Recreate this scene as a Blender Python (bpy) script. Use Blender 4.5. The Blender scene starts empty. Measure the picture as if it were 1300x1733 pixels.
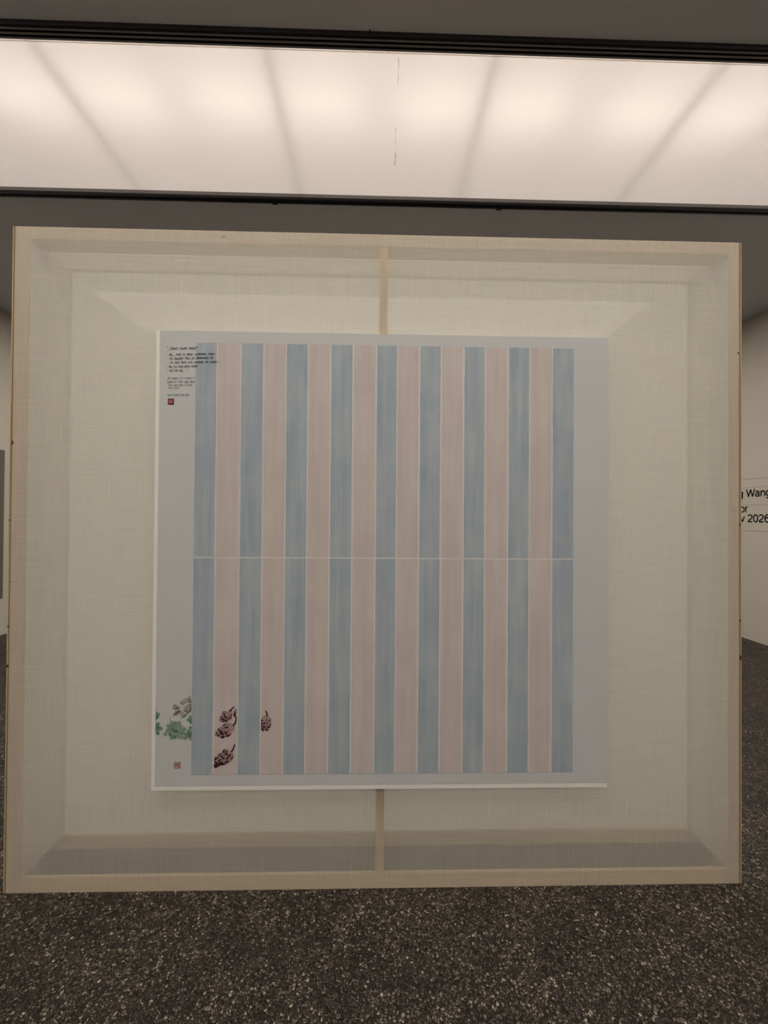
import bpy, bmesh, math, random
from mathutils import Matrix, Vector

random.seed(7)
scene = bpy.context.scene
C = scene.collection

# ------------------------------------------------------------------ camera
cam_d = bpy.data.cameras.new('camera')
cam = bpy.data.objects.new('camera', cam_d)
C.objects.link(cam)
cam_d.sensor_fit = 'HORIZONTAL'
cam_d.sensor_width = 36.0
cam_d.lens = 649.7 / 1300 * 36.0
cam_d.clip_start = 0.01
right = Vector((0.99974293, -0.02150335, 0.00718828))
up = Vector((-0.00735472, -0.00767081, 0.99994353))
fwd = Vector((0.021447, 0.99973935, 0.00782699))
m = Matrix((right, up, -fwd)).transposed().to_4x4()
m.translation = Vector((0, -1.4716, 1.42))
cam.matrix_world = m
scene.camera = cam

# ------------------------------------------------------------------ world and exposure
world = bpy.data.worlds.new('world')
scene.world = world
world.use_nodes = True
world.node_tree.nodes['Background'].inputs[0].default_value = (0.02, 0.019, 0.018, 1)
world.node_tree.nodes['Background'].inputs[1].default_value = 0.3
scene.view_settings.view_transform = 'Standard'
scene.view_settings.look = 'None'
scene.view_settings.gamma = 1.0
scene.view_settings.use_curve_mapping = False
scene.view_settings.exposure = 0.0

# light levels of the luminous ceiling boxes
LIGHT_COL = (1.0, 0.875, 0.79)
ROOM_COL = (1.0, 0.935, 0.865)
LIT_FILM = 0.25          # film glow of the box behind the screen
LIT_TUBE = 8.2           # its tubes
FRONT_FILM = 3.3         # film glow of unseen boxes added to light the front of the screen
REAR_FILM = 5.6           # film glow of the box farther back, hidden by the screen

# ------------------------------------------------------------------ helpers
def lin(r, g, b):
    f = lambda c: (c / 255 / 12.92) if c / 255 <= 0.04045 else ((c / 255 + 0.055) / 1.055) ** 2.4
    return (f(r), f(g), f(b), 1)

def bm_box(bm, x0, x1, y0, y1, z0, z1):
    vs = [bm.verts.new(p) for p in ((x0,y0,z0),(x1,y0,z0),(x1,y1,z0),(x0,y1,z0),(x0,y0,z1),(x1,y0,z1),(x1,y1,z1),(x0,y1,z1))]
    for f in ((0,3,2,1),(4,5,6,7),(0,1,5,4),(1,2,6,5),(2,3,7,6),(3,0,4,7)):
        bm.faces.new([vs[i] for i in f])

def link(name, bm, mat, parent=None, smooth=False):
    me = bpy.data.meshes.new(name)
    bmesh.ops.recalc_face_normals(bm, faces=bm.faces)
    bm.to_mesh(me); bm.free()
    if smooth:
        for p in me.polygons: p.use_smooth = True
    me.materials.append(mat)
    o = bpy.data.objects.new(name, me)
    C.objects.link(o)
    if parent: o.parent = parent
    return o

def box(name, x0, x1, y0, y1, z0, z1, mat, parent=None, bevel=0.0):
    bm = bmesh.new(); bm_box(bm, x0, x1, y0, y1, z0, z1)
    if bevel:
        bmesh.ops.bevel(bm, geom=bm.edges[:], offset=bevel, segments=2, affect='EDGES')
    return link(name, bm, mat, parent)

def extrude_x(name, prof, x0, x1, mat, parent=None):
    """prof: list of (y, z); extruded along x"""
    bm = bmesh.new()
    a = [bm.verts.new((x0, y, z)) for y, z in prof]
    b = [bm.verts.new((x1, y, z)) for y, z in prof]
    n = len(prof)
    for i in range(n):
        bm.faces.new((a[i], a[(i+1) % n], b[(i+1) % n], b[i]))
    bm.faces.new(a); bm.faces.new(b[::-1])
    return link(name, bm, mat, parent)

def thing(name, label, cat, loc=(0, 0, 0), group=None):
    o = bpy.data.objects.new(name, None); C.objects.link(o)
    o.location = loc; o['label'] = label; o['category'] = cat
    o.empty_display_size = 0.1
    if group: o['group'] = group
    return o

def tag(o, label, cat, group=None):
    o['label'] = label; o['category'] = cat
    if group: o['group'] = group
    return o

def struct(o, label=None):
    o['kind'] = 'structure'
    if label: o['label'] = label
    return o

class NT:
    def __init__(self, name):
        self.m = bpy.data.materials.new(name); self.m.use_nodes = True
        self.t = self.m.node_tree; self.t.nodes.clear()
        self.out = self.t.nodes.new('ShaderNodeOutputMaterial')
    def n(self, kind, **kw):
        nd = self.t.nodes.new(kind)
        for k, v in kw.items():
            if k.startswith('i_'): nd.inputs[k[2:].replace('_', ' ')].default_value = v
            else: setattr(nd, k, v)
        return nd
    def l(self, a, b): self.t.links.new(a, b)
    def coords(self, sx, sy, sz):
        tc = self.n('ShaderNodeTexCoord'); mp = self.n('ShaderNodeMapping')
        mp.inputs['Scale'].default_value = (sx, sy, sz)
        self.l(tc.outputs['Object'], mp.inputs['Vector'])
        return mp.outputs['Vector']
    def noise(self, vec, scale, detail=2.0, rough=0.5):
        n = self.n('ShaderNodeTexNoise'); n.inputs['Scale'].default_value = scale
        n.inputs['Detail'].default_value = detail; n.inputs['Roughness'].default_value = rough
        self.l(vec, n.inputs['Vector']); return n.outputs['Fac']
    def maprange(self, v, a, b, c, d):
        n = self.n('ShaderNodeMapRange')
        for i, x in zip((1, 2, 3, 4), (a, b, c, d)): n.inputs[i].default_value = x
        self.l(v, n.inputs[0]); return n.outputs[0]
    def mixc(self, fac, a, b, mode='MIX'):
        n = self.n('ShaderNodeMix', data_type='RGBA', blend_type=mode)
        if isinstance(fac, (int, float)): n.inputs[0].default_value = fac
        else: self.l(fac, n.inputs[0])
        for s, v in ((6, a), (7, b)):
            if isinstance(v, tuple): n.inputs[s].default_value = v
            else: self.l(v, n.inputs[s])
        return n.outputs[2]
    def math(self, op, a, b):
        n = self.n('ShaderNodeMath', operation=op)
        for s, v in ((0, a), (1, b)):
            if isinstance(v, (int, float)): n.inputs[s].default_value = v
            else: self.l(v, n.inputs[s])
        return n.outputs[0]
    def principled(self, col, rough=0.8, spec=0.2, bump=None, bstr=0.2, bdist=0.01):
        p = self.n('ShaderNodeBsdfPrincipled')
        if isinstance(col, tuple): p.inputs['Base Color'].default_value = col
        else: self.l(col, p.inputs['Base Color'])
        p.inputs['Roughness'].default_value = rough
        p.inputs['Specular IOR Level'].default_value = spec
        if bump is not None:
            b = self.n('ShaderNodeBump'); b.inputs['Strength'].default_value = bstr
            b.inputs['Distance'].default_value = bdist
            self.l(bump, b.inputs['Height']); self.l(b.outputs[0], p.inputs['Normal'])
        self.l(p.outputs[0], self.out.inputs[0])
        return p

def paint_mat(name, col, rough=0.85, var=0.06, scale=6.0, spec=0.15):
    t = NT(name); v = t.coords(1, 1, 1)
    f = t.maprange(t.noise(v, scale, 4), 0.3, 0.7, 1 - var, 1 + var)
    g = t.n('ShaderNodeCombineXYZ')
    for i in range(3): t.l(f, g.inputs[i])
    c = t.mixc(1.0, col, g.outputs[0], 'MULTIPLY')
    t.principled(c, rough, spec)
    return t.m

# ------------------------------------------------------------------ materials
def floor_material():
    t = NT('exposed_aggregate'); v = t.coords(1, 1, 1)
    # slightly distorted pebbles of two sizes
    wob = t.n('ShaderNodeTexNoise'); wob.inputs['Scale'].default_value = 60; t.l(v, wob.inputs['Vector'])
    add = t.n('ShaderNodeVectorMath', operation='MULTIPLY_ADD')
    t.l(wob.outputs['Color'], add.inputs[0]); add.inputs[1].default_value = (0.008, 0.008, 0); t.l(v, add.inputs[2])
    vo = t.n('ShaderNodeTexVoronoi', feature='F1'); vo.inputs['Scale'].default_value = 130; t.l(add.outputs[0], vo.inputs['Vector'])
    ve = t.n('ShaderNodeTexVoronoi', feature='DISTANCE_TO_EDGE'); ve.inputs['Scale'].default_value = 130; t.l(add.outputs[0], ve.inputs['Vector'])
    sep = t.n('ShaderNodeSeparateColor'); t.l(vo.outputs['Color'], sep.inputs[0])
    ramp = t.n('ShaderNodeValToRGB'); cr = ramp.color_ramp
    cr.elements[0].position = 0.0; cr.elements[0].color = FLOOR[0]
    cr.elements[1].position = 1.0; cr.elements[1].color = FLOOR[5]
    for p, c in ((0.3, FLOOR[1]), (0.55, FLOOR[2]), (0.76, FLOOR[3]), (0.91, FLOOR[4])):
        e = cr.elements.new(p); e.color = c
    t.l(sep.outputs[0], ramp.inputs[0])
    edge = t.maprange(ve.outputs['Distance'], 0.04, 0.2, 0, 1)
    c = t.mixc(edge, FLOOR[6], ramp.outputs[0])
    big = t.maprange(t.noise(v, 5.5, 5, 0.62), 0.36, 0.64, 0.62, 1.25)
    g = t.n('ShaderNodeCombineXYZ')
    for i in range(3): t.l(big, g.inputs[i])
    c = t.mixc(1.0, c, g.outputs[0], 'MULTIPLY')
    t.principled(c, 0.55, 0.35, t.math('MINIMUM', ve.outputs['Distance'], 0.3), 0.55, 0.02)
    return t.m
FLOOR = [lin(50, 42, 37), lin(78, 68, 60), lin(100, 90, 80), lin(116, 107, 95), lin(146, 136, 120), lin(190, 178, 158), lin(24, 19, 16)]

def fabric_material(name, col, transp, transl):
    t = NT(name)
    h = t.noise(t.coords(5, 5, 330), 1.0, 3)
    v = t.noise(t.coords(330, 5, 5), 1.0, 3)
    h2 = t.noise(t.coords(9, 9, 700), 1.0, 2)
    v2 = t.noise(t.coords(700, 9, 9), 1.0, 2)
    w = t.math('ADD', t.math('ADD', h, v), t.math('MULTIPLY', t.math('ADD', h2, v2), 0.8))   # about 1.8
    k = t.maprange(w, 1.3, 2.3, 0.95, 1.05)
    g = t.n('ShaderNodeCombineXYZ')
    for i in range(3): t.l(k, g.inputs[i])
    c = t.mixc(1.0, col, g.outputs[0], 'MULTIPLY')
    df = t.n('ShaderNodeBsdfDiffuse'); t.l(c, df.inputs[0])
    tl = t.n('ShaderNodeBsdfTranslucent'); t.l(c, tl.inputs[0])
    gl = t.n('ShaderNodeBsdfGlossy'); gl.inputs['Roughness'].default_value = 0.55
    gl.inputs[0].default_value = (0.8, 0.78, 0.74, 1)
    tp = t.n('ShaderNodeBsdfTransparent')
    m1 = t.n('ShaderNodeMixShader'); m1.inputs[0].default_value = transl
    t.l(df.outputs[0], m1.inputs[1]); t.l(tl.outputs[0], m1.inputs[2])
    m1b = t.n('ShaderNodeMixShader'); m1b.inputs[0].default_value = 0.04
    t.l(m1.outputs[0], m1b.inputs[1]); t.l(gl.outputs[0], m1b.inputs[2])
    m2 = t.n('ShaderNodeMixShader')
    t.l(t.maprange(w, 1.3, 2.3, transp * 1.15, transp * 0.85), m2.inputs[0])
    t.l(m1b.outputs[0], m2.inputs[1]); t.l(tp.outputs[0], m2.inputs[2])
    b = t.n('ShaderNodeBump'); b.inputs['Strength'].default_value = 0.15; b.inputs['Distance'].default_value = 0.002
    t.l(w, b.inputs['Height']); t.l(b.outputs[0], df.inputs['Normal']); t.l(b.outputs[0], gl.inputs['Normal'])
    t.l(m2.outputs[0], t.out.inputs[0])
    return t.m

def wood_material(name, a, b, axis='z', rough=0.65):
    t = NT(name)
    s = {'z': (60, 60, 2.5), 'x': (2.5, 60, 60)}[axis]
    f = t.maprange(t.noise(t.coords(*s), 1.0, 4), 0.3, 0.7, 0, 1)
    t.principled(t.mixc(f, a, b), rough, 0.2)
    return t.m

def wash_material(name, col, pale, seed):
    """streaky watercolour wash on paper"""
    t = NT(name)
    tc = t.n('ShaderNodeTexCoord'); mp = t.n('ShaderNodeMapping')
    mp.inputs['Location'].default_value = (seed * 3.17, 0, seed * 1.31)
    t.l(tc.outputs['Object'], mp.inputs['Vector'])
    def sc(x, z):
        q = t.n('ShaderNodeMapping'); q.inputs['Scale'].default_value = (x, 1, z)
        t.l(mp.outputs[0], q.inputs['Vector']); return q.outputs[0]
    a = t.noise(sc(38, 2.2), 1.0, 4, 0.55)
    b = t.noise(sc(9, 6), 1.0, 5, 0.6)
    c = t.noise(sc(260, 260), 1.0, 2)
    f = t.math('ADD', t.math('MULTIPLY', a, 0.55), t.math('MULTIPLY', b, 0.45))
    f = t.math('ADD', f, t.math('MULTIPLY', t.math('SUBTRACT', c, 0.5), 0.12))
    t.principled(t.mixc(t.maprange(f, 0.36, 0.64, 0, 1), col, pale), 0.9, 0.08)
    return t.m

def flat(name, rgb, rough=0.9):
    return paint_mat(name, lin(*rgb), rough, 0.05, 40, 0.08)

M = {}
M['floor'] = floor_material()
M['wall'] = paint_mat('white_wall_paint', lin(212, 204, 191), 0.9, 0.02, 3)
M['ceiling'] = paint_mat('grey_ceiling_paint', lin(212, 214, 222), 0.92, 0.02, 3)
M['rail'] = paint_mat('black_anodised_metal', (0.016, 0.015, 0.02, 1), 0.42, 0.1, 30, 0.5)
M['rail_highlight'] = paint_mat('black_metal_highlight', (0.24, 0.225, 0.22, 1), 0.5, 0.1, 30, 0.5)  # highlights on the black track's ridges and flange, put into a lighter grey
M['housing'] = paint_mat('white_housing_paint', (0.8, 0.79, 0.77, 1), 0.9, 0.02)
M['batten'] = paint_mat('pale_grey_batten', (0.62, 0.58, 0.55, 1), 0.9, 0.02)
M['fabric'] = fabric_material('linen_gauze', (0.805, 0.787, 0.707, 1), 0.42, 0.48)
M['fabric_back'] = fabric_material('linen_gauze_back', (0.845, 0.825, 0.75, 1), 0.014, 0.70)
M['lining'] = fabric_material('white_gauze_lining', (0.88, 0.865, 0.82, 1), 0.02, 0.35)
M['ply'] = wood_material('pale_plywood', lin(198, 179, 158), lin(184, 163, 140))
M['ply_x'] = wood_material('pale_plywood_rail', lin(198, 179, 158), lin(184, 163, 140), 'x')
M['ply_edge'] = wood_material('plywood_edge_light', lin(190, 172, 140), lin(170, 150, 116))
M['ply_groove'] = wood_material('plywood_edge_brown', lin(112, 86, 54), lin(138, 110, 72))
M['bar'] = wood_material('tan_bar_wood', lin(200, 173, 139), lin(186, 157, 124))
M['bar_x'] = wood_material('tan_rail_wood', lin(212, 188, 156), lin(196, 170, 138), 'x')
M['knot'] = paint_mat('brown_knot', lin(84, 60, 36), 0.7)
M['nail'] = paint_mat('dark_nail', (0.01, 0.008, 0.006, 1), 0.5)
M['smudge'] = flat('grey_smudge', (176, 168, 154))
M['canvas'] = paint_mat('white_canvas', lin(226, 226, 219), 0.9, 0.03, 60)
M['paper'] = paint_mat('rice_paper', lin(191, 193, 194), 0.92, 0.02, 8)
M['gap'] = paint_mat('white_chalk_line', lin(206, 205, 202), 0.92, 0.03, 30)
M['blues'] = [wash_material('blue_wash_%d' % i, lin(146, 160, 171), lin(173, 181, 185), i) for i in range(4)]
M['pinks'] = [wash_material('pink_wash_%d' % i, lin(188, 176, 174), lin(200, 191, 187), i + 9) for i in range(4)]
M['ink'] = flat('black_ink', (22, 20, 20))
M['ink_soft'] = flat('soft_ink', (48, 44, 42))
M['seal'] = flat('red_seal_ink', (100, 34, 40))
M['seal2'] = flat('pale_red_seal_ink', (158, 92, 84))
M['seal_pale'] = flat('pale_seal_paper', (186, 140, 136))
M['art_body'] = flat('mauve_wash', (144, 118, 118))
M['art_pale'] = flat('pale_mauve_wash', (166, 145, 140))
M['art_dark'] = flat('aubergine_ink', (48, 18, 26))
M['art_mid'] = flat('plum_ink', (92, 56, 62))
M['greens'] = [flat('green_wash_%d' % i, c) for i, c in enumerate(((100, 128, 110), (116, 142, 124), (132, 151, 137), (82, 108, 92)))]
M['leafs'] = [flat('grey_leaf_wash_%d' % i, c) for i, c in enumerate(((148, 146, 139), (160, 157, 151), (134, 132, 125)))]
M['vinyl'] = paint_mat('black_vinyl', (0.012, 0.012, 0.014, 1), 0.5)
M['film_edge'] = flat('film_edge_line', (158, 146, 132))
M['grey_canvas'] = paint_mat('grey_canvas_paint', lin(118, 112, 104), 0.9, 0.08, 12)
def stain_material():
    t = NT('brown_film_stain')
    d = t.n('ShaderNodeBsdfDiffuse'); d.inputs[0].default_value = lin(150, 124, 104)
    q = t.n('ShaderNodeBsdfTransparent'); q.inputs[0].default_value = (.98, .95, .88, 1)
    x = t.n('ShaderNodeMixShader'); x.inputs[0].default_value = 0.72
    t.l(d.outputs[0], x.inputs[1]); t.l(q.outputs[0], x.inputs[2]); t.l(x.outputs[0], t.out.inputs[0])
    return t.m
M['stain'] = stain_material()

def emit_film(name, strength, col=LIGHT_COL):
    t = NT(name)
    em = t.n('ShaderNodeEmission'); em.inputs[0].default_value = col + (1,); em.inputs[1].default_value = strength
    tl = t.n('ShaderNodeBsdfTranslucent'); tl.inputs[0].default_value = (0.8, 0.78, 0.76, 1)
    df = t.n('ShaderNodeBsdfDiffuse'); df.inputs[0].default_value = (0.8, 0.77, 0.74, 1)
    mx = t.n('ShaderNodeMixShader'); mx.inputs[0].default_value = 0.35
    t.l(tl.outputs[0], mx.inputs[1]); t.l(df.outputs[0], mx.inputs[2])
    ad = t.n('ShaderNodeAddShader'); t.l(em.outputs[0], ad.inputs[0]); t.l(mx.outputs[0], ad.inputs[1])
    t.l(ad.outputs[0], t.out.inputs[0])
    return t.m
def emit(name, strength):
    t = NT(name)
    em = t.n('ShaderNodeEmission'); em.inputs[0].default_value = LIGHT_COL + (1,); em.inputs[1].default_value = strength
    t.l(em.outputs[0], t.out.inputs[0]); return t.m
M['film'] = emit_film('glowing_stretch_film', LIT_FILM)
M['film_front'] = emit_film('glowing_stretch_film_front', FRONT_FILM, ROOM_COL)
M['tube'] = emit('lit_tube', LIT_TUBE)
M['film_rear'] = emit_film('glowing_stretch_film_rear', REAR_FILM, ROOM_COL)
M['cream_strip'] = emit_film('emissive_cream_strip', 0.62, (1.0, 0.86, 0.70))

# ------------------------------------------------------------------ room shell
H = 3.742
XW = 4.34
Y0, Y1 = -8.0, 9.0
XR, XL = 4.36, -4.32
LBX = 3.02                       # half length of a light box
LB_W = 1.0                       # rail to rail, outside
LB_Y = [0.354, -1.84, -4.04, -6.24, 2.50]     # near edges of the light boxes

struct(box('floor', XL, XR, Y0, Y1, -0.1, 0.0, M['floor']), 'dark exposed aggregate floor of small pebbles')
bm = bmesh.new()
ys = sorted([Y0, Y1] + [y + 0.02 for y in LB_Y] + [y + LB_W - 0.02 for y in LB_Y])
for i in range(0, len(ys), 2):
    bm_box(bm, XL, XR, ys[i], ys[i+1], H, H + 0.12)
for i in range(1, len(ys) - 1, 2):
    bm_box(bm, XL, -LBX, ys[i], ys[i+1], H, H + 0.12)
    bm_box(bm, LBX, XR, ys[i], ys[i+1], H, H + 0.12)
struct(link('ceiling', bm, M['ceiling']), 'plain grey painted gallery ceiling')
struct(box('wall_right', XR, XR + 0.15, Y0, Y1, 0, H, M['wall']), 'white gallery wall with black exhibition lettering')
struct(box('wall_left', XL - 0.15, XL, Y0, Y1, 0, H, M['wall']), 'white gallery wall with a grey canvas')
struct(box('wall_back', XL, XR, Y1, Y1 + 0.15, 0, H, M['wall']))
struct(box('wall_front', XL, XR, Y0 - 0.15, Y0, 0, H, M['wall']))

# ------------------------------------------------------------------ luminous ceiling boxes
def light_box(y0, label, film, tube, detailed):
    t = thing('ceiling_light_box', label, 'ceiling light', (0, y0 + LB_W / 2, H))
    yc = y0 + LB_W / 2
    def p(o):
        o.location = (0, -yc, -H); o.parent = t; return o
    y1 = y0 + LB_W
    # tracks on the two long sides: ridged black profiles
    a, zb = y0, H - 0.026
    near = [(a, H), (a, zb + 0.010), (a + 0.003, zb + 0.006), (a + 0.009, zb + 0.006), (a + 0.010, zb), (a + 0.018, zb), (a + 0.019, zb + 0.012), (a + 0.027, zb + 0.012),
            (a + 0.028, zb), (a + 0.037, zb), (a + 0.038, zb + 0.012), (a + 0.048, zb + 0.012), (a + 0.049, zb + 0.002), (a + 0.058, zb + 0.002), (a + 0.058, H)]
    p(extrude_x('track', near, -LBX, LBX, M['rail']))
    for ra, rb, rz in ((0.011, 0.0175, zb), (0.029, 0.0365, zb), (0.0495, 0.0575, zb + 0.002)):
        p(extrude_x('track_ridge', [(a + ra, rz), (a + rb, rz), (a + rb, rz - 0.0015), (a + ra, rz - 0.0015)], -LBX, LBX, M['rail_highlight']))
    b, zf = y1, H - 0.036
    far = [(b, H), (b, zf), (b - 0.012, zf), (b - 0.015, zf + 0.01), (b - 0.028, zf + 0.01), (b - 0.031, zf), (b - 0.042, zf), (b - 0.046, zf + 0.006), (b - 0.046, H)]
    p(extrude_x('track', far, -LBX, LBX, M['rail']))
    p(box('track_flange', -LBX, LBX, b - 0.050, b - 0.046, zf + 0.012, H, M['rail_highlight']))
    for s in (-1, 1):
        xa, xb = sorted((s * LBX, s * (LBX - 0.05)))
        p(box('end_rail', xa, xb, y0 + 0.058, y1 - 0.05, H - 0.026, H, M['rail']))
    # film, housing, tubes, battens
    fb = bmesh.new()
    x = LBX - 0.05
    vs = [fb.verts.new(q) for q in ((-x, y0 + 0.058, H), (-x, y1 - 0.05, H), (x, y1 - 0.05, H), (x, y0 + 0.058, H))]
    fb.faces.new(vs)
    f = p(link('diffuser_film', fb, film))
    hb = bmesh.new()
    bm_box(hb, -LBX, LBX, y0 + 0.02, y1 - 0.02, H + 0.34, H + 0.36)
    bm_box(hb, -LBX, LBX, y0 + 0.02, y0 + 0.03, H + 0.001, H + 0.34)
    bm_box(hb, -LBX, LBX, y1 - 0.03, y1 - 0.02, H + 0.001, H + 0.34)
    bm_box(hb, -LBX, -LBX + 0.01, y0 + 0.03, y1 - 0.03, H + 0.001, H + 0.34)
    bm_box(hb, LBX - 0.01, LBX, y0 + 0.03, y1 - 0.03, H + 0.001, H + 0.34)
    p(link('housing', hb, M['housing']))
    for xs, ln in [(-2.72, 0.4)] + [(r + q * 0.275, 0.44) for r in (-1.715, -0.565, 0.592, 1.768) for q in (-1, 1)] + [(2.75, 0.4)] if tube else ():
        tb = bmesh.new()
        bmesh.ops.create_cone(tb, cap_ends=True, segments=10, radius1=0.018, radius2=0.018, depth=ln,
                              matrix=Matrix.Translation((xs, y0 + 0.33, H + 0.20)) @ Matrix.Rotation(math.pi / 2, 4, 'Y'))
        p(link('fluorescent_tube', tb, tube, None, True))
    if detailed:
        for xr in (-1.715, -0.565, 0.592, 1.768):
            p(box('batten', xr - 0.014, xr + 0.014, y0 + 0.058, y1 - 0.05, H + 0.022, H + 0.045, M['batten']))
        # emissive cream strip and thin brown line just inside the near track
        p(box('film_cream_strip', -LBX + 0.05, LBX - 0.05, y0 + 0.060, y0 + 0.074, H - 0.0016, H - 0.0004, M['cream_strip']))
        p(box('film_brown_line', -LBX + 0.05, LBX - 0.05, y0 + 0.082, y0 + 0.086, H - 0.0012, H - 0.0004, M['stain']))
        for (xa, ya, yb, w) in ((0.102, 0.45, 0.585, 0.0035), (0.106, 0.80, 0.93, 0.002), (0.109, 0.96, 1.06, 0.006)):
            sb = bmesh.new(); n = 9; L = []; Rr = []
            for i in range(n):
                yy = ya + (yb - ya) * i / (n - 1)
                ww = w * (0.35 + 0.65 * random.random()) * (0.3 if i in (0, n - 1) else 1)
                cx = xa + random.uniform(-1, 1) * 0.003
                L.append(sb.verts.new((cx - ww, yy, H - 0.0006))); Rr.append(sb.verts.new((cx + ww, yy, H - 0.0006)))
            for i in range(n - 1): sb.faces.new((L[i], Rr[i], Rr[i+1], L[i+1]))
            p(link('film_stain', sb, M['stain']))
        for xj in (-0.757, 0.90):
            p(box('track_joint', xj - 0.02, xj + 0.02, y1 - 0.012, y1 + 0.004, zf - 0.006, zf + 0.004, M['rail']))
        p(box('track_stud', -0.05, -0.042, y0 - 0.006, y0 + 0.002, H - 0.012, H, M['rail']))
    return t

light_box(LB_Y[0], 'long luminous ceiling box with black tracks just behind the screen', M['film'], M['tube'], True)
light_box(LB_Y[1], 'luminous ceiling box nearest the screen on the visitors\' side', M['film_front'], None, False)
light_box(LB_Y[2], 'luminous ceiling box second from the screen on the visitors\' side', M['film_front'], None, False)
light_box(LB_Y[3], 'luminous ceiling box farthest from the screen on the visitors\' side', M['film_front'], None, False)
light_box(LB_Y[4], 'second luminous ceiling box behind the screen', M['film_rear'], None, False)

# ------------------------------------------------------------------ free-standing fabric screen
SX0, SX1, SZ = -1.3774, 1.430, 2.501
FX0, FX1 = -1.366, 1.4188           # fabric edges
IX0, IX1, IZ0, IZ1 = -1.314, 1.381, 0.056, 2.456
T = 0.20
scr = thing('fabric_screen', 'large freestanding screen of translucent linen stretched over a pale wooden frame', 'screen', (0, 0, 0))
R1, R2 = 0.078, 0.178               # depth of the front frame, start of the rear frame
for a, b in ((0, R1), (R2, T)):
    box('side_post', FX0, IX0, a, b, 0, SZ, M['ply'], scr)
    box('side_post', IX1, FX1, a, b, 0, SZ, M['ply'], scr)
    box('top_rail', IX0, IX1, a, b, IZ1, SZ, M['ply_x'], scr)
for a, b in ((0, 0.012), (T - 0.012, T)):
    box('bottom_rail', IX0, IX1, a, b, 0, IZ0, M['bar_x'], scr)
for xa, xb in ((FX0 + .004, IX0 - .01), (IX1 + .01, FX1 - .004)):
    for za in (0.25, 1.2, 2.2):
        box('spacer_block', xa, xb, R1, R2, za, za + 0.06, M['ply'], scr)
box('centre_bar', 0.0085, 0.0400, 0.002, 0.030, IZ0, IZ1, M['bar'], scr)
box('edge_strip', SX0, -1.3732, -0.001, R1, 0, SZ, M['ply_edge'], scr)
box('edge_groove', -1.3732, -1.3692, 0.002, R1, 0, SZ, M['ply_groove'], scr)
box('edge_strip', -1.3692, FX0, -0.001, R1, 0, SZ, M['ply_edge'], scr)
box('edge_strip', 1.4258, SX1, -0.001, R1, 0, SZ, M['ply_edge'], scr)
box('edge_groove', 1.4212, 1.4258, 0.002, R1, 0, SZ, M['ply_groove'], scr)
box('edge_strip', FX1, 1.4212, -0.001, R1, 0, SZ, M['ply_edge'], scr)

def sheet(name, x0, x1, z0, z1, y, mat, parent, nx=2, nz=2):
    bm = bmesh.new()
    g = [[bm.verts.new((x0 + (x1 - x0) * i / nx, y, z0 + (z1 - z0) * j / nz)) for j in range(nz + 1)] for i in range(nx + 1)]
    for i in range(nx):
        for j in range(nz):
            bm.faces.new((g[i][j], g[i+1][j], g[i+1][j+1], g[i][j+1]))
    return link(name, bm, mat, parent)
sheet('front_fabric', FX0, FX1, 0.002, SZ - 0.002, -0.0012, M['fabric'], scr)
sheet('back_fabric', FX0, FX1, 0.002, SZ - 0.002, T + 0.0012, M['fabric_back'], scr)
for xs_ in (IX0 + .002, IX1 - .002):
    bm = bmesh.new()
    bm.faces.new([bm.verts.new((xs_, y, z)) for y, z in ((0.001, IZ0), (T - .001, IZ0), (T - .001, IZ1), (0.001, IZ1))])
    link('side_lining', bm, M['lining'], scr)
bm = bmesh.new()
bm.faces.new([bm.verts.new((x, y, IZ1 - .002)) for x, y in ((IX0, R1), (IX1, R1), (IX1, T - .001), (IX0, T - .001))])
link('top_lining', bm, M['lining'], scr)
bm = bmesh.new()
bm.faces.new([bm.verts.new((x, y, SZ - .002)) for x, y in ((FX0, R1), (FX1, R1), (FX1, R2), (FX0, R2))])
link('top_fabric', bm, M['fabric_back'], scr)
for x, z, w, h in ((1.4164, 2.0644, .0022, .006), (1.4235, 1.3944, .003, .004), (1.4243, 1.0185, .003, .004), (1.4255, .8736, .0035, .014),
                   (-1.3668, 1.682, .0025, .014), (-1.3750, 1.3912, .002, .003), (-1.3674, 1.1586, .002, .003), (-1.3737, .9928, .003, .003), (-1.3755, .845, .004, .009)):
    box('nail', x - w, x + w, -0.0022, 0.003, z - h / 2, z + h / 2, M['knot'] if h > .008 else M['nail'], scr)
def blob(name, cx, cz, rx, rz, y, mat, parent, n=14, j=0.2):
    bm = bmesh.new()
    bm.faces.new([bm.verts.new((cx + rx * math.cos(2*math.pi*i/n) * random.uniform(1-j, 1), y, cz + rz * math.sin(2*math.pi*i/n) * random.uniform(1-j, 1))) for i in range(n)])
    return link(name, bm, mat, parent)
blob('smudge', -1.3395, .9641, .005, .010, -0.002, M['smudge'], scr)
blob('smudge', 1.4023, 1.4451, .007, .008, -0.002, M['smudge'], scr)
blob('smudge', -.5902, 2.4802, .008, .005, -0.002, M['smudge'], scr)
blob('smudge', .0138, .1502, .004, .006, -0.002, M['smudge'], scr)

# ------------------------------------------------------------------ the painting hung on the screen
PX, PZ, PW = -0.8188, 0.3998, 1.6985
PY = -0.036
pt = thing('striped_painting', 'square painting of pale blue and pink vertical stripes hung on the linen screen', 'painting', (PX, 0, PZ))
# children are modelled in painting coordinates: u right, v up, from the lower left corner
box('stretched_canvas', 0, PW, PY, -0.003, 0, PW, M['canvas'], pt, 0.0015)
paper = box('paper_sheet', 0.0150, PW, PY - 0.0012, PY, 0.0195, PW, M['paper'], pt)
LY = PY - 0.0016
def poly(name, loops, mat, parent, y=LY):
    bm = bmesh.new()
    for q, pts in enumerate(loops):
        try: bm.faces.new([bm.verts.new((u, y - q * 0.000008, v)) for u, v in pts])
        except ValueError: pass
    return link(name, bm, mat, parent)

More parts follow.
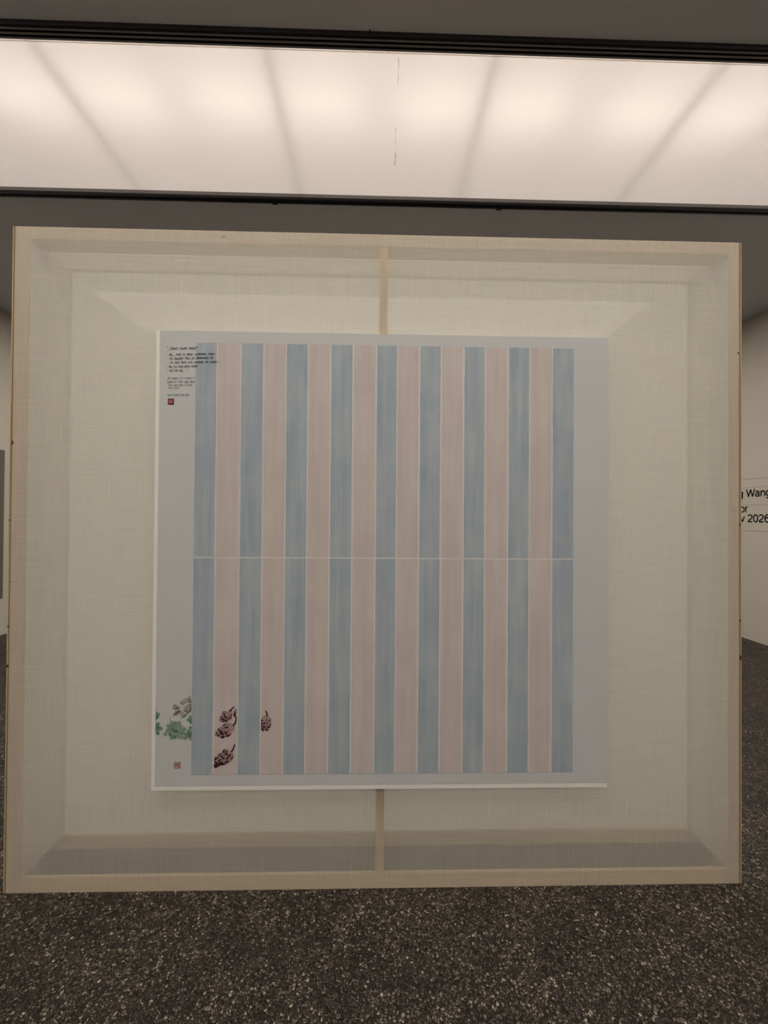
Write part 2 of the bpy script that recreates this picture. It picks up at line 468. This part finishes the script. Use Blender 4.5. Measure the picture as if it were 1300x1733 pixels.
# stripe boundaries measured across the sheet
E0, E1 = 0.1475, 1.5645
edges = [(0.1475,0.2238),(0.2282,0.3120),(0.3160,0.3961),(0.4005,0.4793),(0.4837,0.5605),(0.5649,0.6441),(0.6495,0.7279),(0.7335,0.8141),(0.8197,0.8939),
         (0.8983,0.9761),(0.9823,1.0585),(1.0645,1.1433),(1.1495,1.2262),(1.2307,1.3114),(1.3178,1.3947),(1.3992,1.4804),(1.4849,1.5645)]
MID = 0.8590
poly('ground_lines', [[(E0 + .001, 0.0606), (E1 - .001, 0.0606), (E1 - .001, 1.655), (E0 + .001, 1.655)]], M['gap'], pt, LY)
for r, (v0, v1) in enumerate(((MID + 0.0023, 1.6552), (0.0600, MID - 0.0023))):
    for i, (u0, u1) in enumerate(edges):
        mat = (M['blues'] if i % 2 == 0 else M['pinks'])[(i * 5 + r * 3) % 4]
        bm = bmesh.new(); n = 26
        j = lambda: random.uniform(-1, 1) * 0.0006
        L = []; Rr = []
        for k in range(n + 1):
            v = v0 + (v1 - v0) * k / n
            L.append(bm.verts.new((u0 + j(), LY - 0.0004, v))); Rr.append(bm.verts.new((u1 + j(), LY - 0.0004, v)))
        for k in range(n): bm.faces.new((L[k], Rr[k], Rr[k+1], L[k+1]))
        o = link('blue_stripe' if i % 2 == 0 else 'pink_stripe', bm, mat, pt)
        
# ---- drawings
DY = LY - 0.0009
def ellipse(cu, cv, a, b, ang, n=12, lo=-9, hi=9):
    ca, sa = math.cos(ang), math.sin(ang); out = []
    for i in range(n):
        t = 2 * math.pi * i / n; x, y = a * math.cos(t), b * math.sin(t)
        out.append((min(hi, max(lo, cu + x * ca - y * sa)), cv + x * sa + y * ca))
    return out
def stroke(pts, w0, w1, lo=-9, hi=9):
    L, Rr = [], []
    n = len(pts)
    for i, (u, v) in enumerate(pts):
        a = pts[max(0, i - 1)]; b = pts[min(n - 1, i + 1)]
        dx, dy = b[0] - a[0], b[1] - a[1]; d = math.hypot(dx, dy) or 1
        w = w0 + (w1 - w0) * i / (n - 1)
        L.append((min(hi, max(lo, u - dy / d * w)), v + dx / d * w)); Rr.append((min(hi, max(lo, u + dy / d * w)), v - dx / d * w))
    return L + Rr[::-1]
def bez(p0, p1, p2, n=7):
    return [((1-t)**2*p0[0]+2*t*(1-t)*p1[0]+t*t*p2[0], (1-t)**2*p0[1]+2*t*(1-t)*p1[1]+t*t*p2[1]) for t in (i/(n-1) for i in range(n))]

def sketch_map(px0, py0, k):
    """sketch units (x right, y down) to painting coordinates"""
    def f(x, y):
        px, py = x / k + px0, y / k + py0
        return (.2741 + (px - 384) * .00220 + (py - 1211) * .000012, .2749 - (py - 1211) * .002180)
    return f

def artichoke(f, k, outline, stem, marks, mids, lo, hi, label):
    c = lambda q: (min(hi, max(lo, q[0])), q[1])
    sc = .00219 / k
    root = poly('artichoke_drawing', [[c(f(*p)) for p in outline]], M['art_pale'], pt, DY)
    root['label'] = label
    poly('mauve_wash', [ellipse(*f(x, y), a * sc, b * sc, -an, 12, lo, hi) for x, y, a, b, an in mids], M['art_body'], root, DY - .0002)
    rnd = random.Random(len(outline))
    mm = []
    n = len(outline)
    for i in range(n):
        p, q = f(*outline[i]), f(*outline[(i + 1) % n])
        if i % 3 != 2: mm.append(stroke([p, ((p[0]+q[0])/2, (p[1]+q[1])/2), q], .0004, .0011, lo, hi))
    for x, y, a, b, an in marks:
        mm.append(ellipse(*f(x + rnd.uniform(-9, 9), y - b * .7), a * sc * 1.15, b * sc * 1.15, -an, 9, lo, hi))
    poly('plum_strokes', mm, M['art_mid'], root, DY - .0004)
    poly('dark_strokes', [ellipse(*f(x, y), a * sc, b * sc, -an, 9, lo, hi) for x, y, a, b, an in marks], M['art_dark'], root, DY - .0006)
    st = bez(*[f(*p) for p in stem])
    poly('stem', [stroke(st, .0040, .0017, lo, hi)], M['art_mid'], root, DY - .0003)
    poly('stem_shade', [stroke([(u + .0008, v) for u, v in st], .0009, .0018, lo, hi)], M['art_dark'], root, DY - .0005)
S_LO, S_HI = 0.2282, 0.3120
fa = sketch_map(360, 1185, 14.44)
artichoke(fa, 14.44, [(430,225),(470,270),(490,350),(460,440),(400,490),(330,530),(250,515),(200,470),(205,400),(225,310),(275,255),(340,265),(390,240)],
    ((425,260),(460,215),(530,145)),
    [(295,335,30,15,.8),(310,390,30,15,.5),(340,410,28,14,.9),(210,400,22,11,1.4),(245,450,35,15,.9),(290,470,35,17,.6),(340,500,35,17,.3),(410,420,30,12,.9),(450,420,30,13,1.1),(205,475,22,13,1.2),(260,510,30,12,.3),(465,360,28,11,1.3),(380,450,25,12,.7)],
    [(290,290,40,26,.5),(370,300,40,22,.6),(420,360,40,30,1.0),(300,430,90,70,.5)], S_LO, S_HI, 'small mauve artichoke drawn at the top of the pink stripe')
artichoke(fa, 14.44, [(580,220),(535,260),(510,330),(515,380),(560,400),(582,400)], ((570,230),(576,222),(580,215)),
    [(545,340,25,16,1),(540,375,25,12,.5),(562,290,22,11,1.2)], [(550,330,30,50,0)], S_LO, .3112, 'sliver of an artichoke cut off by the stripe edge')
artichoke(fa, 14.44, [(500,590),(530,640),(510,730),(480,800),(430,850),(370,880),(300,880),(270,915),(220,905),(150,880),(110,830),(75,830),(110,780),(150,690),(240,620),(330,560),(400,550),(470,575)],
    ((500,605),(585,560),(575,390)),
    [(110,790,30,14,1.2),(85,828,18,9,0),(205,745,40,15,.4),(165,850,35,12,.6),(235,790,40,15,.5),(260,890,50,20,-.1),(350,655,50,14,-.1),(350,800,50,15,-.7),(380,860,50,18,-.4),(160,700,30,12,-.6),(290,590,45,13,-.6),(260,830,30,12,.3),(310,770,40,12,-.5),(420,830,30,12,-.9),(195,810,25,11,.9),(140,850,20,11,.9)],
    [(280,700,80,45,-.3),(400,720,70,32,-.7),(230,780,90,65,0),(350,620,70,32,-.2)], S_LO, S_HI, 'plump artichoke with a curved stem')
artichoke(fa, 14.44, [(460,1240),(515,1310),(510,1380),(470,1450),(400,1510),(300,1560),(150,1620),(65,1630),(60,1570),(65,1440),(110,1360),(180,1300),(260,1230),(320,1185),(400,1200)],
    ((468,1245),(515,1190),(545,1060)),
    [(90,1590,45,32,.3),(110,1520,50,22,.8),(180,1460,50,18,-.8),(85,1420,45,15,-1.2),(130,1400,40,15,-.8),(220,1530,60,26,-.3),(190,1310,35,14,-.8),(280,1230,50,17,-1),(340,1250,35,15,-.3),(345,1305,45,15,0),(245,1370,35,17,.7),(290,1410,35,15,.2),(370,1400,50,17,-1.1),(360,1490,50,17,-.4),(440,1330,40,14,-1.2),(490,1400,50,12,-1.1),(160,1570,60,18,-.4),(270,1550,50,15,-.4),(400,1330,20,11,.3),(220,1350,30,12,.5)],
    [(300,1330,90,60,-.6),(200,1480,100,65,-.6),(430,1400,70,45,-1),(300,1500,90,40,-.4)], S_LO, S_HI, 'largest and darkest artichoke at the foot of the stripe')
fb_ = sketch_map(435, 1195, 34.66)
artichoke(fb_, 34.66, [(560,560),(680,610),(790,780),(800,1000),(790,1120),(740,1250),(660,1370),(580,1410),(480,1390),(370,1390),(245,1400),(245,740),(300,630),(400,570)],
    ((555,580),(610,400),(480,250)),
    [(300,825,60,36,0),(535,820,36,50,0),(685,845,30,42,0),(780,830,22,50,0),(300,1035,65,38,0),(435,1010,32,55,0),(570,1025,25,50,0),(770,1080,32,62,.3),(265,1190,30,60,0),(400,1200,65,45,0),(540,1170,20,36,0),(640,1200,30,55,0),(720,1220,52,32,-.4),(300,1300,55,25,0),(350,1360,85,25,0),(525,1320,38,60,0),(600,1390,62,28,-.3),(365,1430,20,40,0)],
    [(430,960,130,90,0),(640,960,110,110,0),(430,1200,170,110,0),(640,1200,90,110,0)], .4012, .4793, 'single upright artichoke on the second pink stripe')

PL, PR = 0.0162, 0.1470
fg = sketch_map(260, 1170, 18.06)
def grapes(lobes, label, tones, stem=None):
    sc = .00219 / 18.06
    lay = [[], [], [], []]
    for i, (x, y, r) in enumerate(lobes):
        lay[tones[i % len(tones)]].append(ellipse(*fg(x, y), r * sc, r * sc * 1.05, i, 14, PL, PR))
        if i % 3 == 0: lay[3].append(ellipse(*fg(x + r * .3, y + r * .35), r * sc * .42, r * sc * .3, i, 8, PL, PR))
    used = [k for k in (0, 1, 2, 3) if lay[k]]
    root = poly('grape_drawing', lay[used[0]], M['greens'][used[0]], pt, DY)
    root['label'] = label
    for k in used[1:]:
        o = poly('green_wash' if k < 3 else 'dark_dabs', lay[k], M['greens'][k], root, DY - 0.0002 * k)
        if k == 3: o['kind'] = 'stuff'
    if stem: poly('stem', [stroke(bez(*[fg(*p) for p in stem]), .0006, .0013)], M['leafs'][2], root, DY - 0.0007)
grapes([(140,740,75),(130,650,45),(205,660,38),(110,820,42),(180,720,50)], 'small green cluster at the left paper edge', (0, 0, 1), ((120,605),(125,550),(155,490)))
grapes([(150,1060,85),(105,960,50),(210,960,38),(285,1110,45),(230,1100,55),(110,1190,60),(190,1250,50),(165,1180,60)], 'dark green cluster cut by the left paper edge', (0, 0, 0, 1))
grapes([(680,1130,170),(605,930,55),(820,930,50),(500,1030,60),(860,1040,55),(480,1170,58),(415,1275,55),(560,1290,62),(600,1395,48),(680,1340,80),(760,1300,60),(700,980,85),(600,1100,120),(800,1100,110),(680,1220,110),(880,1230,75),(930,1190,60),(975,1120,50)],
       'broad green grape cluster', (1, 2, 2, 2, 1, 1, 2, 0, 1, 0, 1, 1), ((555,870),(550,830),(540,770)))
grapes([(1000,1270,48),(800,1360,50),(900,1370,55),(1000,1380,60),(1070,1340,60),(870,1300,50)], 'pale green trailing grapes', (2, 2, 2, 2, 1, 2))
grapes([(1150,850,55),(1160,750,45),(1085,850,40),(1165,930,40),(1130,800,42)], 'green cluster tucked against the blue stripe', (0, 1, 0))
grapes([(1150,1250,62),(1160,1085,42),(1120,1180,55),(1085,1230,40),(1110,1330,60),(1160,1430,38),(1150,1330,55)], 'dark green grapes cut off by the blue stripe', (0, 0, 1))

def leaves():
    c = lambda q: (min(PR, max(PL, q[0])), q[1])
    L = lambda pts: [c(fg(*p)) for p in pts]
    root = poly('vine_leaf_drawing', [L([(1160,150),(1080,165),(960,210),(885,280),(870,350),(900,380),(990,345),(1060,300),(1170,265)])], M['leafs'][1], pt, DY)
    root['label'] = 'grey ink vine leaves above the grapes'
    poly('leaf', [L([(1050,240),(1180,260),(1190,330),(1110,345),(1040,320)])], M['leafs'][1], root, DY - .0001)
    poly('leaf', [L([(870,560),(960,620),(1000,680),(960,740),(880,760),(850,680)])], M['leafs'][1], root, DY - .0001)
    poly('leaf', [L([(1100,390),(1185,400),(1185,560),(1140,610),(1050,590),(960,560),(950,500),(1020,430)])], M['leafs'][0], root, DY - .0002)
    poly('leaf', [L([(690,380),(640,420),(620,480),(690,540),(830,530),(850,480),(780,430)])], M['leafs'][0], root, DY - .0002)
    poly('leaf', [L([(840,560),(720,580),(650,680),(640,720),(760,700),(830,640),(860,590)])], M['leafs'][2], root, DY - .0003)
    v = [((900,260),(850,340),(905,375)), ((905,375),(960,365),(1000,340)), ((1050,235),(1120,225),(1180,265)), ((1060,300),(1120,290),(1180,330)), ((1170,420),(1195,520),(1140,600)),
         ((945,560),(990,600),(1060,580)), ((1080,400),(1130,380),(1185,395)), ((870,800),(1000,740),(1080,620)), ((950,770),(980,760),(1020,700)), ((650,415),(690,375),(740,410)),
         ((690,520),(750,500),(800,460)), ((645,715),(730,650),(850,570)), ((800,610),(830,600),(850,560)), ((1110,150),(1140,125),(1155,155)), ((1040,600),(1090,640),(1150,600))]
    poly('leaf_veins', [stroke(bez(*[fg(*p) for p in q]), .0005, .0014, PL, PR) for q in v], M['ink_soft'], root, DY - .0005)
leaves()

def seal(cu, cv, s, mat, label, kind):
    h = s / 2
    if kind == 0:
        root = poly('seal_stamp', [[(cu-h, cv-h*.95), (cu+h*.95, cv-h), (cu+h, cv+h*.9), (cu-h*.95, cv+h)]], mat, pt, DY)
        poly('seal_relief', [ellipse(cu - .05*s, cv, .35*s, .31*s, .3, 11)], M['seal_pale'], root, DY - .0002)
        cut = [[(-.24,-.12),(-.24,.22)], [(-.1,-.2),(-.1,.2),(.16,.2)], [(.05,.05),(.2,.05),(.2,-.18)], [(-.02,-.05),(.1,-.22)], [(-.2,.05),(.0,.05)]]
        poly('seal_characters', [stroke([(cu + a*s, cv + b*s) for a, b in c], .0008, .0008) for c in cut], mat, root, DY - .0004)
    else:
        w = .07 * s
        ring = [[(cu-h,cv-h),(cu+h,cv-h),(cu+h,cv-h+w),(cu-h,cv-h+w)], [(cu-h,cv+h-w),(cu+h,cv+h-w),(cu+h,cv+h),(cu-h,cv+h)],
                [(cu-h,cv-h),(cu-h+w,cv-h),(cu-h+w,cv+h),(cu-h,cv+h)], [(cu+h-w,cv-h),(cu+h,cv-h),(cu+h,cv+h),(cu+h-w,cv+h)]]
        root = poly('seal_stamp', ring, mat, pt, DY)
        cut = [[(-.42,.28),(.42,.28)], [(-.42,.16),(.42,.16)], [(-.42,.04),(.42,.04)], [(-.3,-.08),(.3,-.08)], [(-.28,-.16),(-.34,-.4)], [(-.12,-.12),(.0,-.38),(.12,-.12)], [(.28,-.14),(.28,-.4)], [(.16,-.24),(.4,-.24)]]
        poly('seal_characters', [stroke([(cu + a*s, cv + b*s) for a, b in c], .0009, .0009) for c in cut], mat, root, DY - .0002)
    root['label'] = label
seal(.0580, 1.4342, .0225, M['seal'], 'dark red square seal under the inscription', 0)
seal(.0969, .0958, .0235, M['seal2'], 'pale red outlined square seal near the lower edge', 1)

# ---- lettering
def text_mesh(name, s, width, cap, shear=0.0, bold=0.0, jitter=0.0, seed=0, word=1.0):
    cu = bpy.data.curves.new(name, 'FONT'); cu.body = s; cu.size = 1.0; cu.shear = shear; cu.offset = bold; cu.resolution_u = 3; cu.space_word = word
    o = bpy.data.objects.new(name, cu); C.objects.link(o)
    dg = bpy.context.evaluated_depsgraph_get()
    me = bpy.data.meshes.new_from_object(o.evaluated_get(dg))
    bpy.data.objects.remove(o); bpy.data.curves.remove(cu)
    xs = [v.co.x for v in me.vertices]
    x0, x1 = min(xs), max(xs)
    rnd = random.Random(seed)
    ph = [rnd.uniform(0, 6.28) for _ in range(3)]
    k = width / (x1 - x0)
    for v in me.vertices:
        x = (v.co.x - x0) * k
        y = v.co.y * cap / 0.729
        if jitter:
            y += jitter * (math.sin(x * 420 + ph[0]) + 0.6 * math.sin(x * 940 + ph[1]))
            x += jitter * 0.8 * math.sin(y * 700 + x * 300 + ph[2])
        v.co = (x, y, 0)
    return me
def place_text(name, me, mat, matrix, parent):
    me.materials.clear(); me.materials.append(mat)
    o = bpy.data.objects.new(name, me); C.objects.link(o)
    o.parent = parent; o.matrix_local = matrix
    return o
TY = DY - 0.0010
def ink(s, u0, v0, u1, v1, cap, bold, mat, seed):
    me = text_mesh('inscription_line', s, math.hypot(u1 - u0, v1 - v0), cap, 0.28, bold, 0.0005, seed, 2.6)
    mt = Matrix.Translation((u0, TY, v0)) @ Matrix.Rotation(-math.atan2(v1 - v0, u1 - u0), 4, 'Y') @ Matrix.Rotation(math.pi / 2, 4, 'X')
    return place_text('inscription_line', me, mat, mt, pt)
U = lambda x, y: (0.0427 + (x - 284) * 0.0022 + (y - 592) * 0.00003, 1.6273 - (y - 592) * 0.002195 + (x - 284) * 0.00003)
lines = [('"', 283, 590.5, 285, 590.5, .0080, .016), ("_Don't touch them!\"", 286.5, 591.8, 335, 591, .0080, .016),
         ('- ah__ look at those artichokes, grape,', 283, 602, 363, 600.5, .0076, .018), ('So beautiful! Why the Netherlands has', 288.5, 609, 361, 607, .0076, .018),
         ('no such food, such authentic no maybe,"', 289, 615.3, 369, 614, .0076, .018), ('" But you have green house,"', 283, 622.5, 336, 621, .0076, .016),
         ('" And the sea__ ..."', 283.5, 629, 320, 628.5, .0076, .016)]
for i, (s, x0, y0, x1, y1, cap, b) in enumerate(lines):
    ink(s, *U(x0, y0), *U(x1, y1), cap, b, M['ink'], i)
for i, (s, x0, y0, x1, y1) in enumerate((('this painting is an imitation of', 285, 641.8, 330, 641), ('"untitled #1" 2004, Agnes Martin', 283.5, 648, 330.5, 647.3),
                                          ('acrylic, pencil, gesso on canvas', 285, 653.2, 325.5, 652.8), ('152.4 x 152.4cm', 286, 658, 303, 657.6), ('Evelyn Taocheng Wang 2024', 284.5, 670, 320, 669.6))):
    ink(s, *U(x0, y0), *U(x1, y1), .0056, .012, M['ink_soft'], 20 + i)

# ------------------------------------------------------------------ wall lettering on the right wall
ROT = Matrix(((0, 0, -1, 0), (-1, 0, 0, 0), (0, 1, 0, 0), (0, 0, 0, 1)))
wl = thing('wall_lettering', 'black vinyl exhibition title and dates on the right white wall', 'lettering', (XR, 2.7, 1.27))
# grotesque letters drawn as ribbons: strokes in em units, cap height 0.72, x-height 0.53
def arc(cx, cy, rx, ry, a0, a1, n=14):
    return [(cx + rx * math.cos(math.radians(a0 + (a1 - a0) * i / (n - 1))), cy + ry * math.sin(math.radians(a0 + (a1 - a0) * i / (n - 1)))) for i in range(n)]
O_ = arc(.275, .265, .205, .235, 0, 360, 26)
GLYPH = {
    'W': (.92, [[(.03,.72),(.24,.02)], [(.24,.0),(.46,.70)], [(.46,.70),(.68,.0)], [(.68,.02),(.89,.72)]]),
    'a': (.54, [arc(.255,.36,.165,.14,165,0,9) + [(.42,.12),(.435,.03),(.50,.035)], [(.42,.315),(.30,.285)] + arc(.21,.155,.14,.125,95,270,10) + [(.33,.06),(.42,.16)]]),
    'n': (.55, [[(.095,0),(.095,.53)], [(.095,.33)] + arc(.285,.33,.175,.165,150,0,9) + [(.46,0)]]),
    'g': (.56, [O_[:1] and arc(.265,.265,.195,.235,0,360,24), [(.46,.53),(.46,-.04)] + arc(.265,-.04,.195,.135,0,-160,10)]),
    'p': (.56, [[(.095,.53),(.095,-.20)], arc(.295,.265,.195,.235,0,360,24)]),
    'r': (.34, [[(.095,0),(.095,.53)], [(.095,.30),(.13,.43),(.20,.485),(.32,.49)]]),
    'v': (.50, [[(.035,.53),(.25,.02)], [(.25,.02),(.465,.53)]]),
    'o': (.55, [O_]), 'c': (.50, [arc(.27,.265,.20,.235,45,315,18)]),
    'e': (.55, [[(.07,.285),(.48,.285)], arc(.275,.265,.205,.235,8,318,20)]),
    'h': (.55, [[(.095,0),(.095,.72)], [(.095,.33)] + arc(.285,.33,.175,.165,150,0,9) + [(.46,0)]]),
    'l': (.22, [[(.11,0),(.11,.72)]]), 'y': (.50, [[(.035,.53),(.25,.02)], [(.465,.53),(.24,-.08),(.19,-.16),(.06,-.17)]]),
    'T': (.60, [[(.02,.68),(.58,.68)], [(.30,0),(.30,.68)]]), 'E': (.62, [[(.10,0),(.10,.72)], [(.10,.68),(.57,.68)], [(.10,.38),(.53,.38)], [(.10,.04),(.58,.04)]]),
    'A': (.66, [[(.03,0),(.33,.71)], [(.33,.71),(.63,0)], [(.14,.23),(.52,.23)]]), 'N': (.72, [[(.10,0),(.10,.72)], [(.10,.70),(.61,.02)], [(.61,0),(.61,.72)]]),
    '2': (.55, [arc(.27,.50,.195,.18,170,-25,12) + [(.33,.30),(.14,.17),(.07,.04)], [(.05,.04),(.49,.04)]]),
    '0': (.55, [arc(.275,.355,.20,.33,0,360,26)]),
    '6': (.55, [arc(.275,.23,.195,.20,0,360,24), [(.08,.23),(.085,.40),(.13,.58),(.22,.67),(.33,.68),(.43,.62),(.46,.54)]]),
}
def vinyl(word, y, z, em, sx=1.0):
    """word starts at wall position y (running towards the camera), baseline height z"""
    x = 0.0
    for ch in word:
        adv, strokes = GLYPH[ch]
        bm = bmesh.new(); w = .064
        for st in strokes:
            closed = math.hypot(st[0][0] - st[-1][0], st[0][1] - st[-1][1]) < 1e-4 and len(st) > 6
            n = len(st); A = []; B = []
            for i, (px, py) in enumerate(st):
                if closed: a, b = st[(i - 1) % (n - 1)], st[(i + 1) % (n - 1)]
                else: a, b = st[max(0, i - 1)], st[min(n - 1, i + 1)]
                dx, dy = b[0] - a[0], b[1] - a[1]; d = math.hypot(dx, dy) or 1
                ox, oy = -dy / d * w, dx / d * w
                A.append(((px + ox) * em * sx, (py + oy) * em)); B.append(((px - ox) * em * sx, (py - oy) * em))
            va = [bm.verts.new((p[0], p[1], 0)) for p in A]; vb = [bm.verts.new((p[0], p[1], 0)) for p in B]
            for i in range(n - 1): bm.faces.new((va[i], va[i+1], vb[i+1], vb[i]))
        o = link('letter', bm, M['vinyl'], wl)
        o.matrix_local = Matrix.Translation((-0.0015, y - x * em * sx - 2.7, z - 1.27)) @ ROT
        x += adv
    return x * em * sx
EM = 0.124
vinyl('Wang', 2.952, 1.662, EM, 0.90)
vinyl('Taocheng', 3.003 + 4.27 * EM * 0.90, 1.662, EM, 0.90)
vinyl('Evelyn', 3.037 + (4.27 + 2.87) * EM * 0.90, 1.662, EM, 0.90)
vinyl('Apr', 3.033 + .66 * EM * 0.9, 1.482, EM, 0.90)
vinyl('Nov', 3.027 + (.72 + .55) * EM * 0.9, 1.368, EM, 0.90)
vinyl('2026', 2.937, 1.368, EM, 0.94)
for z, h in ((1.8695, .004), (1.771, .003), (1.5672, .004), (1.2652, .005)):
    box('film_edge', -0.0012, -0.0002, -0.35, 1.6, z - 1.27 - h / 2, z - 1.27 + h / 2, M['film_edge'], wl)

# ------------------------------------------------------------------ grey canvas on the left wall
gc = thing('grey_canvas', 'dark grey canvas hanging on the left white wall at the frame edge', 'painting', (XL, 2.2, 0.427))
box('stretched_canvas', 0.001, 0.032, -0.86, 0.85, 0, 1.71, M['canvas'], gc, 0.0015)
box('painted_face', 0.032, 0.0335, -0.858, 0.848, 0.002, 1.708, M['grey_canvas'], gc)
